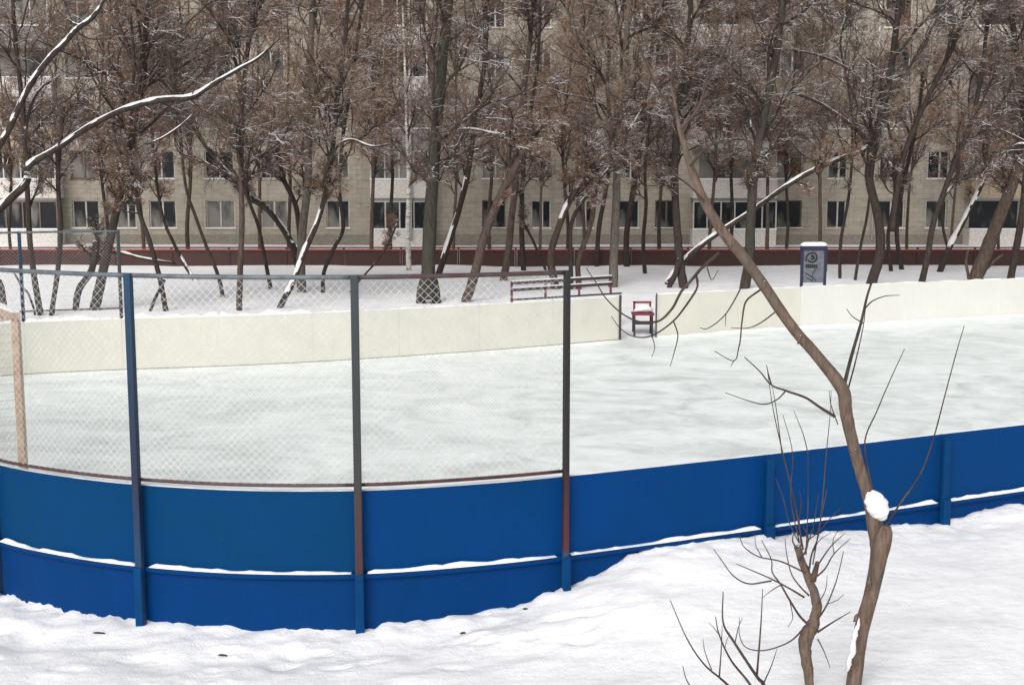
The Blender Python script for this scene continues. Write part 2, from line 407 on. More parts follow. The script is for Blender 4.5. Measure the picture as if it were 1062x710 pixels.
def ridge(geo, s0, s1, zb, o0, o1, h, step=.06, seed=0):
    """an uneven ridge of snow lying along the outline"""
    n = max(4, int((s1-s0)/step)+1); s = np.linspace(s0, s1, n); p = pat(s); q = pnorm(s)
    hh = h*(.75+.45*vnoise(s*3.1, s*0+seed, 4)+.35*vnoise(s*11, s*0+seed, 5)); hh = np.clip(hh, .004, None)
    e = np.minimum(1, np.minimum(s-s0, s1-s)/.08+.15); hh = hh*e
    a = np.linspace(0, math.pi, 7)
    mid = (o0+o1)/2; wv = (o1-o0)/2
    rg = np.stack([np.c_[p+q*(mid+wv*math.cos(x)*1.02), zb+hh*math.sin(x)] for x in a], 1)
    idx = np.arange(n*7).reshape(n,7); A = idx[:-1,:-1]; B = idx[:-1,1:]; C2 = idx[1:,1:]; D = idx[1:,:-1]
    F = np.stack([A,B,C2,D], -1).reshape(-1,4); geo.add(rg.reshape(-1,3), F)
ZB, ZM, ZT = -.2, .45, 1.2
def ztop(s):
    y = pat(s)[...,1]; return 1.2-.15*sstep(14, 24, y)
def fence_h(s):
    y = pat(s)[...,1]; return 3.14-.28*sstep(13, 22, y)
POSTS = [S[0],S[1],S[2],S[3],S[4]+.11,S[5]+.08,S[6]+.08,S[8],S[10]-.09,S[12]]
POSTS += [S[12]+ (S[19]-S[12])*k/6 for k in range(1,7)] + [S[20]+.15, S[21]]
FAR1 = list(np.linspace(S[21], S[25], 7))[1:]
S_GATE0, S_GATE1 = S[25], S[25]+1.05
FAR2 = list(np.linspace(S_GATE1, S[31], 11))

rf = thing('rink_fence', (float(CTRL[8][0]), float(CTRL[8][1]), 0), 'blue rink boards with chain link mesh round the near corner and cream insides', 'rink fence')
bounds = POSTS+FAR1
i_tall0 = 6                                                      # tall posts begin at the post by the middle of the photo
for i in range(len(bounds)-1):
    s0, s1 = bounds[i]+.002, bounds[i+1]-.002
    G1 = Geo(); far = pat(np.array((s0+s1)/2))[1] > 20
    zt = (lambda s: ztop(s))
    if far:
        strip(G1, s0, s1, -.05, 1.05, 0, .035, zt=zt); G1.make('board_panel', M['cream'], rf)
        G2 = Geo(); strip(G2, s0, s1, -.04, 1.03, .0375, .05); G2.make('outer_sheet', M['blue'], rf)
        G3 = Geo(); ridge(G3, s0, s1, 1.05, -.005, .055, .03 if i > 18 else .085, seed=i); G3.make('snow_ridge', M['snow_lump'], rf)
        G4 = Geo(); strip(G4, s0, s1, -.01, .016, -.010, -.002); G4.make('kick_strip', M['parapet_grey'], rf)
        continue
    strip(G1, s0, s1, ZM, ZT, 0, .03, .15, zt=zt); bp = G1.make('board_panel', M['blue_teal' if i in (7, 8) else 'blue'], rf)
    Gc = Geo(); strip(Gc, s0, s1, .0, 1.18, -.016, -.003, .15); Gc.make('inner_sheet', M['cream'], rf)
    G2 = Geo(); strip(G2, s0, s1, ZB, ZM-.004, .005, .04, .15); G2.make('kick_board', M['blue_low'], rf)
    G3 = Geo(); strip(G3, s0, s1, ZM-.045, ZM, .0425, .085, .15); lr = G3.make('lower_rail', M['blue_low'], rf)
    G4 = Geo(); ridge(G4, s0+.07, s1-.07, ZM+.001, .032, .092, .034, seed=i*3); G4.make('snow_ridge', M['snow_lump'], lr)
    G5 = Geo(); ridge(G5, s0, s1, 1.2 if i < 14 else 1.19, -.014, .028, .014 if i >= i_tall0 else .006, seed=i*5+1); G5.make('frost_strip', M['snow_lump'], bp)
def post(s, z1, mat_, wd=.085, dp=.06, off=.087, z0=-.25):
    p = pat(np.array(s)); q = pnorm(np.array(s)); tdir = np.array((q[1], -q[0]))
    G1 = Geo(); ax = np.array([(tdir[0],tdir[1],0),(q[0],q[1],0),(0,0,1)])
    c_ = p+q*(off+dp/2)
    G1.box((c_[0], c_[1], (z0+z1)/2), (wd, dp, z1-z0), ax)
    o = G1.make('post', mat_, rf)
    bv = o.modifiers.new('b', 'BEVEL'); bv.width = .01; bv.segments = 2
    return o
for i, s in enumerate(POSTS):
    if i < i_tall0:
        post(s, 1.17, M['blue_post'], .085, .05); post(s, .50, M['blue_post'], .10, .03, .139)
    else:
        mt = M['post_rust'] if i == 6 else M['post_worn'] if (i == 7 or i == len(POSTS)-1) else M['post_blue']
        post(s, float(fence_h(np.array(s))), mt, .055 if i == 6 else .070, .06)
        if i < 10: post(s, .46, M['blue_post'], .08, .02, .149)
tall = POSTS[i_tall0:]
for i in range(len(tall)-1):
    s = np.linspace(tall[i], tall[i+1], 12); q = pnorm(s); pp = pat(s)+q*.10; hz = fence_h(s)
    G1 = Geo(); G1.tubes(np.c_[pp, hz-.02], np.full(12, .021), 8); G1.make('top_rail', M['rail_dark'] if i == 0 else M['rail_grey'], rf, True)
    G1 = Geo(); G1.tubes(np.c_[pat(s)+q*.07, np.full(12, 1.265)], np.full(12, .017), 8); G1.make('bottom_rail', M['rail_red'] if i == 0 else M['rail_dark'], rf, True)
    if i < 9: G1 = Geo(); ridge(G1, tall[i]+.05, tall[i+1]-.05, float(hz.mean())+.004, .082, .118, .010, seed=i+70) if i > 3 else None
    # chain link: wires bent along the outline
    L = tall[i+1]-tall[i]; z0, z1 = 1.28, float(hz.min())-.03; Hh = z1-z0; pit = .072
    A_ = []
    c0 = -Hh
    while c0 < L:
        for sg in (1, -1):
            u0, u1 = max(0, c0), min(L, c0+Hh)
            if u1-u0 < .02: continue
            uu = np.linspace(u0, u1, 10); zz = (uu-c0) if sg == 1 else Hh-(uu-c0)
            wob = .004*np.sin(uu*math.pi/pit*2+ (0 if sg == 1 else math.pi))
            P2 = pat(tall[i]+uu)+pnorm(tall[i]+uu)*(.085+.005*sg)
            A_.append(np.c_[P2, z0+zz])
        c0 += pit
    A_ = np.array(A_); G2 = Geo(); G2.tubes(A_, np.full(A_.shape[:2], .0019 if i < 6 else .0008), 3, False)
    G2.make('mesh_panel', M['wire'], rf)

rb = thing('rink_boards', (6.0, 32.0, 0), 'long cream rink boards from the gateway off to the right', 'rink boards')
for i in range(len(FAR2)-1):
    s0, s1 = FAR2[i]+.001, FAR2[i+1]-.001
    G1 = Geo(); strip(G1, s0, s1, -.05, 1.05, 0, .035); G1.make('board_panel', M['white_board' if i > 1 else 'cream'], rb)
    G2 = Geo(); strip(G2, s0, s1, -.04, 1.03, .0375, .05); G2.make('outer_sheet', M['blue'], rb)
    G3 = Geo(); ridge(G3, s0, s1, 1.05, -.005, .055, .03, seed=i+40); G3.make('snow_ridge', M['snow_lump'], rb)
    G4 = Geo(); ridge(G4, s0, s1, 0.0, -.14, .0, .05, seed=i+90); G4.make('snow_drift', M['snow_lump'], rb)
for s, par in ((S_GATE0, rf), (S_GATE1, rb)):
    p = pat(np.array(s)); G1 = Geo(); rr = .03 if par is rf else .014
    G1.box((p[0], p[1]-.02, .52), (rr*2, rr*2, 1.14)); G1.make('gate_post', M['dark_metal'], par)
# pipe along the top of the boards beside the gateway
s = np.linspace(S_GATE0-3.0, S_GATE0+.1, 14); G1 = Geo(); G1.tubes(np.c_[pat(s)+pnorm(s)*.1, np.full(14, 1.12)], np.full(14, .022), 8); G1.make('top_rail', M['dark_metal'], rf, True)

# ------------------------------------------------------------------ apartment building
BY = 70.0
bd = thing('apartment_building', (0, BY, 0), 'long five storey pale tiled apartment block behind the bare trees', 'building')
FH, SILL, WH = 2.72, .95, 1.55
def bx(px): return float(P(px, 200, BY)[0])
wins = []       # (xc, width)
for px, ww in ((-62,1.6),(-18,1.6),(88,1.5),(130,1.1),(168,1.5),(228,1.62),(284,1.5),(350,1.3),(512,1.3),(561,1.1),(606,1.05),(652,1.2),(690,1.1),(818,1.5),(868,1.1),(925,1.5),(972,1.2),(1090,1.4),(1140,1.4)):
    wins.append((bx(px), ww))
BX0, BX1 = bx(-120), bx(1200)
xb = sorted([BX0, BX1]+[x-w_/2 for x, w_ in wins]+[x+w_/2 for x, w_ in wins])
zb = [-.5]+[z for k in range(5) for z in (SILL+k*FH, SILL+k*FH+WH)]+[14.3]
Gw = Geo(); opn = []
def isop(x): return any(abs(x-c_) < w_/2 for c_, w_ in wins)
for i in range(len(xb)-1):
    for j in range(len(zb)-1):
        x0, x1, z0, z1 = xb[i], xb[i+1], zb[j], zb[j+1]
        if j % 2 == 1 and isop((x0+x1)/2):
            y0, y1 = BY, BY+.22
            for q in ([(x0,y0,z0),(x1,y0,z0),(x1,y1,z0),(x0,y1,z0)], [(x0,y1,z1),(x1,y1,z1),(x1,y0,z1),(x0,y0,z1)],
                      [(x0,y0,z0),(x0,y1,z0),(x0,y1,z1),(x0,y0,z1)], [(x1,y1,z0),(x1,y0,z0),(x1,y0,z1),(x1,y1,z1)]): Gw.add(q, [(0,1,2,3)])
        else: Gw.add([(x0,BY,z0),(x1,BY,z0),(x1,BY,z1),(x0,BY,z1)], [(0,1,2,3)])
D = 12.0
Gw.add([(BX0,BY,-.5),(BX0,BY+D,-.5),(BX0,BY+D,14.3),(BX0,BY,14.3)], [(0,1,2,3)])
Gw.add([(BX1,BY+D,-.5),(BX1,BY,-.5),(BX1,BY,14.3),(BX1,BY+D,14.3)], [(0,1,2,3)])
Gw.add([(BX1,BY+D,-.5),(BX0,BY+D,-.5),(BX0,BY+D,14.3),(BX1,BY+D,14.3)][::-1], [(0,1,2,3)])
Gw.add([(BX0,BY+1,-.4),(BX1,BY+1,-.4),(BX1,BY+1,14.2),(BX0,BY+1,14.2)], [(0,1,2,3)])
Gw.make('wall', M['wall'], bd)
Gr = Geo(); Gr.box(((BX0+BX1)/2, BY+D/2, 14.5), (BX1-BX0+.8, D+.9, .35)); Gr.make('roof', M['roof'], bd)
Gr = Geo(); Gr.box(((BX0+BX1)/2, BY-.04, .1), (BX1-BX0, .08, 1.0)); Gr.make('plinth', M['plinth'], bd)
wcache = {}
rw = random.Random(5)
def window(xc, ww, z, wide=False):
    key = (round(ww,2), rw.random() < .25)
    if key not in wcache:
        G1 = Geo(); t_ = .07; y = 0.13
        c = BY
        for (cx_, cz_, dx_, dz_) in ((0, WH/2-t_/2, ww, t_), (0, -WH/2+t_/2, ww, t_), (-ww/2+t_/2, 0, t_, WH-2*t_), (ww/2-t_/2, 0, t_, WH-2*t_),
                                     (ww*.08 if ww < 1.45 else -ww*.0, 0, t_*1.2, WH-2*t_)):
            G1.box((cx_, y, cz_), (dx_, .06, dz_))
        G1.box((0, -.03, -WH/2-.02), (ww+.12, .10, .04))
        fm = G1.make('window', M['frame_brown'] if key[1] else M['frame_white'])
        G2 = Geo(); G2.box((0, .165, 0), (ww-.02, .012, WH-.02)); pn = G2.make('pane', M['glass'])
        G3 = Geo(); G3.box((0, -.035, -WH/2+.025), (ww+.08, .09, .05)); sn_ = G3.make('sill_snow', M['snow_limb'])
        pn.parent = fm; sn_.parent = fm; wcache[key] = (fm, pn, sn_); f_, p_ = fm, pn
    else:
        fm, pn, sn_ = wcache[key]; f_ = fm.copy(); p_ = pn.copy(); COL.objects.link(f_); COL.objects.link(p_); p_.parent = f_
        if rw.random() < .6: n_ = sn_.copy(); COL.objects.link(n_); n_.parent = f_
    f_.parent = bd; f_.location = (xc, 0, z+WH/2)
for k in range(5):
    for xc, ww in wins: window(xc, ww, SILL+k*FH)
bal = [(-40, 66, (-1,0,1,2)), (386, 446, (0,1,2,3,4)), (716, 802, (0,1,2,3,4)), (1000, 1062, (0,1,2,3,4))]
pm = ['parapet_white', 'parapet_white', 'parapet_ochre', 'parapet_white', 'parapet_grey']
for bi, (p0, p1, _) in enumerate(bal):
    x0, x1 = bx(p0), bx(p1); xc = (x0+x1)/2; ww = x1-x0
    for k in range(5):
        zf = -.15+k*FH; dpt = 1.1
        G1 = Geo(); G1.box((xc, BY-dpt/2, zf), (ww, dpt, .14)); sl = G1.make('balcony', M['parapet_grey'], bd)
        mt = M[pm[(k+bi*2) % 5]] if k else M['parapet_white']
        G1 = Geo(); hp = 1.0
        G1.box((xc, BY-dpt+.03, zf+.075+hp/2), (ww-.02, .06, hp)); G1.box((x0+.03, BY-dpt/2+.03, zf+.075+hp/2), (.06, dpt-.08, hp)); G1.box((x1-.03, BY-dpt/2+.03, zf+.075+hp/2), (.06, dpt-.08, hp))
        G1.make('parapet', mt, sl)
        Gs = Geo(); Gs.box((xc, BY-dpt+.02, zf+.075+hp+.035), (ww+.02, .12, .07)); Gs.make('snow_strip', M['snow_lump'], sl)
        z0, z1 = zf+.075+hp+.0, zf+FH-.08
        nb = 4 if ww < 3.6 else 6
        if (k+bi) % 4 != 3:
            G2 = Geo(); fw = .075
            for q in range(nb+1): G2.box((x0+.04+(ww-.08)*q/nb, BY-dpt+.04, (z0+z1)/2), (fw, .05, z1-z0-.02))
            G2.box((xc, BY-dpt+.04, z1-.04), (ww-.1, .045, .07)); G2.make('glazing_frame', M['frame_white'] if (k+bi) % 3 else M['frame_brown'], sl)
            G2 = Geo(); G2.box((xc, BY-dpt+.075, (z0+z1)/2), (ww-.1, .012, z1-z0-.03)); G2.make('glazing', M['glass'], sl)
        else:
            G2 = Geo(); G2.box((xc, BY-.01, (z0+z1)/2), (ww*.8, .03, z1-z0-.1)); G2.make('balcony_door', M['glass'], sl)
for px in (428, 640, 905, 110):
    G1 = Geo(); x_ = bx(px); G1.tubes([(x_, BY-.16 if px != 428 else BY-1.3, .3), (x_, BY-.16 if px != 428 else BY-1.3, 14.1)], [.06, .06], 8); G1.make('drainpipe', M['frame_white'], bd, True)

# ------------------------------------------------------------------ low maroon fence in front of the building
FY = 54.0
lf = thing('low_fence', (0, FY, 0), 'low dark red fence with orange rail running along the building', 'fence')
x0f, x1f = P(-60, 262, FY)[0], P(1130, 262, FY)[0]
npn = 20; wpn = (x1f-x0f)/npn
for i in range(npn):
    xa = x0f+i*wpn; zt_ = .43
    G1 = Geo(); G1.box((xa+wpn/2, FY, .31), (wpn-.1, .04, .78)); G1.make('panel', M['maroon'], lf)
    G1 = Geo(); G1.box((xa, FY-.01, .36), (.08, .09, .92)); G1.make('post', M['maroon'], lf)
for z_, rr, mt in ((.83, .028, 'maroon'), (.735, .035, 'orange_red')):
    G1 = Geo(); G1.box(((x0f+x1f)/2, FY-.07, z_), (x1f-x0f, .05, rr*2)); G1.make('rail', M[mt], lf)

# ------------------------------------------------------------------ bench, little seat, notice board, goal
def hor_ax(a, b_):
    d = np.array(b_)-np.array(a); d[2] = 0; L = np.linalg.norm(d); d /= L
    return np.array([d, (-d[1], d[0], 0), (0,0,1)]), L
s_b0 = S_GATE0-3.25
pa = P(536,300,30.8)[:2]; pb = P(641,296,32.6)[:2]
ax, L = hor_ax((*pa, 0), (*pb, 0)); mid = (pa+pb)/2
bench = thing('spectator_bench', (float(mid[0]), float(mid[1]), .05), 'long brown slatted bench dusted with snow behind the far boards', 'bench')
def along(u, v_, z): return np.array((mid[0], mid[1], 0))+ax[0]*u+ax[1]*v_+np.array((0,0,z))
for z_, nm in ((1.30, 'backrest_slat'), (1.13, 'backrest_slat')):
    G1 = Geo(); G1.box(along(0, .25, z_), (L, .035, .07), ax); sl_ = G1.make(nm, M['bench_wood'], bench)
    G1 = Geo(); G1.box(along(0, .25, z_+.055), (L-.05, .05, .025), ax); G1.make('snow_strip', M['snow_lump'], sl_)
G1 = Geo(); G1.box(along(0, 0, .80), (L, .30, .04), ax); st_ = G1.make('seat', M['bench_wood'], bench)
G1 = Geo(); G1.box(along(0, .03, .845), (L-.06, .22, .045), ax); G1.make('snow_layer', M['snow_lump'], st_)
for u in (-L/2+.03, -L/6, L/6, L/2-.03):
    G1 = Geo(); G1.box(along(u, .27, .70), (.05, .04, 1.3), ax); G1.box(along(u, -.12, .38), (.05, .05, .8), ax); G1.make('leg', M['bench_rust'], bench)

gp = (pat(np.array(S_GATE0))+pat(np.array(S_GATE1)))/2; c3 = np.array((gp[0]+.18, gp[1]+.7, 0.0))
st = thing('small_seat', (float(c3[0]), float(c3[1]), 0), 'small red framed seat under snow standing in the gateway', 'seat')
G1 = Geo()
for dx in (-.22, .22):
    for dy in (-.18, .18): G1.box(c3+np.array((dx, dy, .24)), (.045, .045, .56))
G1.make('leg_frame', M['dark_metal'], st)
G1 = Geo(); G1.box(c3+np.array((0,0,.53)), (.54,.42,.05)); G1.make('seat', M['red_paint'], st)
G1 = Geo(); G1.box(c3+np.array((0,0,.30)), (.50,.38,.05)); G1.make('lower_shelf', M['dark_metal'], st)
G1 = Geo(); G1.box(c3+np.array((-.20,.15,.70)), (.05,.05,.24)); G1.box(c3+np.array((.0,.15,.80)), (.46,.05,.05)); G1.box(c3+np.array((.20,.15,.67)), (.05,.05,.22)); G1.make('backrest', M['red_paint'], st)
G1 = Geo(); G1.tubes(crom([c3+np.array(v_) for v_ in ((-.22,0,.60),(-.05,0,.65),(.12,0,.66),(.24,0,.60))], 4), [.02,.05,.06,.07,.075,.08,.08,.08,.08,.07,.06,.05,.02], 8, True, .1); G1.make('snow_heap', M['snow_lump'], st, True)

Yb = 41.0; bl = P(831, 297, Yb); br_ = P(855, 297, Yb)
bc = (bl+br_)/2; wbo = br_[0]-bl[0]
nb_ = thing('notice_board', (float(bc[0]), Yb, .05), 'blue framed notice board with grey poster panel and snow capped roof', 'notice board')
z0, z1 = .05, float(P(843, 256, Yb)[2])
for x_ in (bl[0], br_[0]):
    G1 = Geo(); G1.box((x_, Yb, (z0+z1)/2), (.085, .09, z1-z0)); G1.make('leg', M['booth_blue'], nb_)
zp0 = float(P(843, 293, Yb)[2])
G1 = Geo(); G1.box((bc[0], Yb, (zp0+z1-.1)/2), (wbo-.09, .05, z1-.1-zp0)); pnl = G1.make('poster_panel', M['booth_panel'], nb_)
G1 = Geo(); G1.box((bc[0], Yb+.03, z1-.03), (wbo+.08, .22, .12)); G1.make('top_beam', M['booth_blue'], nb_)
G1 = Geo(); zz0 = float(P(858, 282, Yb)[2]); G1.box((br_[0]+.06, Yb+.32, (zz0+z1)/2), (.04, .55, z1-zz0-.02)); G1.make('side_wing', M['booth_blue'], nb_)
G1 = Geo(); s_ = np.linspace(-wbo/2-.05, wbo/2+.05, 12); G1.tubes(np.stack([bc[0]+s_, np.full(12, Yb+.03), np.full(12, z1+.06)], -1), [.04,.085,.10,.095,.10,.105,.10,.10,.105,.10,.085,.04], 8, True, .05); G1.make('snow_cap', M['snow_lump'], nb_, True)
# marks sprayed on the poster: a dark looped scrawl, a bar of lettering strokes, slanting scribble
G1 = Geo(); yk = Yb-.029
def stroke(pts, r_): 
    q = crom([(P(px, py, yk)[0], yk, P(px, py, yk)[2]) for px, py in pts], 4); G1.tubes(q, np.full(len(q), r_), 4)
stroke([(836.5,270),(837,265),(841,262.5),(845.5,263),(847,267),(845,271),(840,271.5),(838,269)], .026)
stroke([(841,266),(843,265),(844,268),(841,268.5)], .03)
stroke([(835,266),(834.5,269),(836,271)], .012)
for a_, b_ in (((835.5,274.5),(847.5,275.5)), ((835.5,276.5),(847.5,277.5))): stroke([a_, b_], .018)
for xx in (836,838.2,840.4,842.6,844.8,847): stroke([(xx,274.2),(xx+.3,277.8)], .018)
stroke([(835,283),(839,285),(843,288),(846,291)], .014); stroke([(836,288),(840,290),(843,291.5)], .012); stroke([(846,279),(843,284),(842,291)], .010)
G1.make('sprayed_marks', M['booth_ink'], pnl)

gl = thing('goal_frame', (-6.38, 16.0, 0), 'faded pinkish goal frame with net at the left end of the ice', 'goal')
gA, gB = np.array((-6.38,16.0)), np.array((-8.0,18.4)); back = np.array((-.72,-.45))*1.0
for p in (gA, gB):
    G1 = Geo(); G1.box((p[0], p[1], 1.07), (.10, .10, 2.14)); o = G1.make('goal_post', M['goal'], gl)
    bv = o.modifiers.new('b', 'BEVEL'); bv.width = .012; bv.segments = 2
ax2, L2 = hor_ax((*gA, 0), (*gB, 0)); mm = (gA+gB)/2
G1 = Geo(); G1.box((mm[0], mm[1], 2.19), (L2+.10, .10, .10), ax2); o = G1.make('crossbar', M['goal'], gl)
G1 = Geo(); G1.box((mm[0], mm[1], 2.26), (L2+.08, .09, .035), ax2); G1.make('snow_strip', M['snow_lump'], o)
G1 = Geo()
for p in (gA, gB): G1.tubes([(p[0], p[1], 2.18), (p[0]+back[0]*.5, p[1]+back[1]*.5, 2.12), (p[0]+back[0]*1.2, p[1]+back[1]*1.2, .03)], [.02]*3, 6)
G1.tubes([(gA[0]+back[0]*1.2, gA[1]+back[1]*1.2, .03), (gB[0]+back[0]*1.2, gB[1]+back[1]*1.2, .03)], [.02]*2, 6); G1.make('net_stay', M['goal'], gl)
G1 = Geo()
for u in np.linspace(0, 1, 26):
    p = gA*(1-u)+gB*u; G1.tubes([(p[0], p[1], 2.16), (p[0]+back[0]*.5, p[1]+back[1]*.5, 2.08), (p[0]+back[0]*1.15, p[1]+back[1]*1.15, .04)], [.004]*3, 3)
for k in range(20):
    z_ = .04+k*.107; wv_ = 1.15-.65*(z_-.04)/2.04
    a1 = gA+back*wv_; b1 = gB+back*wv_; G1.tubes([(gA[0],gA[1],z_), (a1[0],a1[1],z_), (b1[0],b1[1],z_), (gB[0],gB[1],z_)], [.004]*4, 3)
G1.make('net', M['net'], gl)

# ------------------------------------------------------------------ trees
def unit(v_): return v_/(np.linalg.norm(v_, axis=-1, keepdims=True)+1e-9)
def grow(start, d, length, r0, nseg, jit=.25, up=.10, r1f=.3):
    n = len(start); pts = np.empty((n, nseg+1, 3)); pts[:,0] = start; d = unit(d)
    for k in range(nseg):
        d = unit(d+RNG.normal(0, jit, (n,3))/math.sqrt(nseg)*1.2+np.array((0,0,up))/nseg*2)
        pts[:,k+1] = pts[:,k]+d*(length/nseg)[:,None]
    rad = r0[:,None]*np.linspace(1, r1f, nseg+1)[None]
    return pts, rad
def spawn(pts, rad, per, t0, t1, ang0, ang1, lf0, lf1, rf_, plen, upb=.25):
    n, m_, _ = pts.shape; t = RNG.uniform(t0, t1, (n, per))*(m_-1)
    i = np.minimum(t.astype(int), m_-2); f_ = (t-i)[...,None]
    ii = np.arange(n)[:,None]
    p = pts[ii,i]*(1-f_)+pts[ii,i+1]*f_; d = unit(pts[ii,i+1]-pts[ii,i]); r = rad[ii,i]*(1-f_[...,0])+rad[ii,i+1]*f_[...,0]
    p = p.reshape(-1,3); d = d.reshape(-1,3); r = r.reshape(-1)
    side = unit(np.cross(d, unit(RNG.normal(0,1,p.shape))))
    a = np.radians(RNG.uniform(ang0, ang1, len(p)))[:,None]
    nd = unit(d*np.cos(a)+side*np.sin(a)+np.array((0,0,upb)))
    ln = np.repeat(plen, per)*RNG.uniform(lf0, lf1, len(p))*(1.05-.45*(t.reshape(-1)/(m_-1)))
    return p, nd, ln, np.maximum(r*rf_, .004)
def crown(trunk_pts, trunk_rad, root, n_limb, t0, limb_len, mat_, seeds=0, dens=1.0, tr=.0075, limb_mat=None):
    tp = trunk_pts[None]; trd = trunk_rad[None]
    zrel = trunk_pts[:,2]; above = np.nonzero(zrel > 2.7)[0]
    t0 = max(t0*.9, min(above[0]/(len(zrel)-1), .72) if len(above) else .72)
    p, d, ln, r = spawn(tp, trd, int(n_limb*1.7), t0, .99, 22, 64, .7, 1.25, .5, np.array([limb_len*1.25]), .3)
    low = np.clip((p[:,2]-2.2)/2.6, .35, 1); ln = ln*low                       # the lowest limbs are short
    r = np.clip(r, .018, .055)
    G1 = Geo()
    l1, r1 = grow(p, d, ln, r, 8, .42, .16, .35); Gl = Geo(); Gl.tubes(l1, r1, 5, False)
    k2 = max(3, int(round(7*dens)))
    p, d, ln, r = spawn(l1, r1, k2, .15, 1, 25, 60, .45, .80, .6, ln, .15); r = np.clip(r, .010, .022)
    l2, r2 = grow(p, d, ln, r, 6, .45, .10, .45); Gl.tubes(l2, r2, 4, False); Gl.make('limbs', limb_mat or M['bark_dark'], root)
    k3 = max(3, int(round(8*dens)))
    p, d, ln, r = spawn(l2, r2, k3, .1, 1, 25, 60, .40, .65, .6, ln, .05); r = np.clip(r, tr*.9, .011)
    l3, r3 = grow(p, d, ln, r, 4, .48, .04, .6); G1.tubes(l3, r3, 3, False)
    p, d, ln, r = spawn(l3, r3, max(2, int(round(4*dens))), .1, 1, 25, 60, .5, .9, .8, ln, .05); r = np.clip(r, tr*.65, tr)
    l4, r4 = grow(p, d, ln, r, 3, .50, .0, .7); G1.tubes(l4, r4, 3, False)
    cr = G1.make('crown', mat_, root)
    if seeds:
        q = np.concatenate([l3[:,1:].reshape(-1,3), l4[:,1:].reshape(-1,3)]); c_ = q[RNG.integers(0, len(q), seeds//2)]
        c_ = np.repeat(c_, 7, 0)+RNG.normal(0, .06, (len(c_)*7, 3)); n = len(c_)
        a = unit(RNG.normal(0,1,(n,3)))*.030; b_ = unit(RNG.normal(0,1,(n,3))+np.array((0,0,-.8)))*.042
        V = np.stack([c_-a*.5, c_+a*.5, c_+a*.3+b_, c_-a*.3+b_], 1).reshape(-1,3)
        mk('seed_clusters', V, np.arange(n*4).reshape(-1,4), M['seeds'], cr)
    return cr
def snow_on(path, rad, parent, i0, i1, k=.78, lift=.62, name='snow_cap', gaps=True):
    pp = path[i0:i1].copy(); rr = rad[i0:i1]*k
    if len(pp) < 3: return
    pp[:,2] += rad[i0:i1]*lift
    if gaps: rr = rr*np.clip(1+.8*vnoise(np.arange(len(rr))*.37, np.full(len(rr), pp[0,0]*3.0), 3), .62, 1.2)
    rr = rr*(1+.2*RNG.uniform(-1, 1, len(rr))); rr[0] *= .3; rr[-1] *= .3
    G1 = Geo(); G1.tubes(pp, rr, 8, True, .08); G1.make(name, M['snow_limb'], parent, True)

def tree(label, base_y, stems, mat_='bark_dark', limbs=10, llen=3.0, t0=.3, ext=3.0, tw='twig', seeds=350, dens=1.0, name='bare_tree', group=None, z=.05, Y=None, tr=.0080, cat='tree'):
    """stems: list of (pts px, width0 px, width1 px, snow?); the first carries the crown"""
    bx_, by_ = stems[0][0][0]
    Yd = Y or float(G(bx_, base_y, z)[1])
    base = P(bx_, base_y, Yd)
    root = thing(name, (float(base[0]), Yd, float(base[2])), label, cat, group)
    if tw == 'twig': tw = ('twig', 'twig_dark', 'twig_red')[(int(bx_)//23) % 3] if bx_ < 560 else ('twig_dark', 'twig', 'twig_dark')[(int(bx_)//17) % 3]
    Gt = Geo(); saved = []
    for k, (pts, w0, w1, sn) in enumerate(stems):
        dy = np.cumsum(RNG.uniform(-.35, .35, len(pts))); dy -= dy[0]
        if k > 0: dy *= .5
        q = np.array([P(x, y, Yd+dd) for (x, y), dd in zip(pts, dy)])
        if k == 0 or pts[0][1] >= base_y-8: q = np.vstack([q[0]-np.array((0,0,.3)), q])
        if ext and (k == 0) and q[-1][2] < 11:
            dlast = unit(q[-1]-q[-2]); dlast = unit(dlast+np.array((0,0,.5)))
            q = np.vstack([q, q[-1]+dlast*ext*.5+RNG.normal(0,.1,3), q[-1]+dlast*ext+RNG.normal(0,.25,3)])
        c_ = crom(q, 5); m_ = len(c_)
        ra = np.interp(np.linspace(0, 1, m_), [0, .05, 1 if not (ext and k == 0) else .8, 1.0], [w0*1.05, w0*.76, w1*(.68 if (ext and k == 0) else .9), w1*.45 if (ext and k == 0) else w1*.8])/2*Yd/FPX
        Gt.tubes(c_, ra, 8, True, .07); saved.append((c_, ra, sn))
    tk = Gt.make('trunk', M[mat_], root, True)
    for c_, ra, sn in saved:
        if sn: m_ = len(c_); snow_on(c_, ra, tk, int(m_*sn[0]), int(m_*sn[1]), gaps=(name != 'leaning_branch'))
    if limbs:
        c_, ra, _ = saved[0]; crown(c_, ra, root, limbs, t0, llen, M[tw], seeds, dens, tr)
        for c_, ra, _ in saved[1:]:
            if len(c_) > 12 and c_[-1][2]-c_[0][2] > 2.0: 
                cr = root
                Gx = crown(c_, ra, root, max(3, limbs//3), .4, llen*.7, M[tw], 0, dens, tr)
    return root

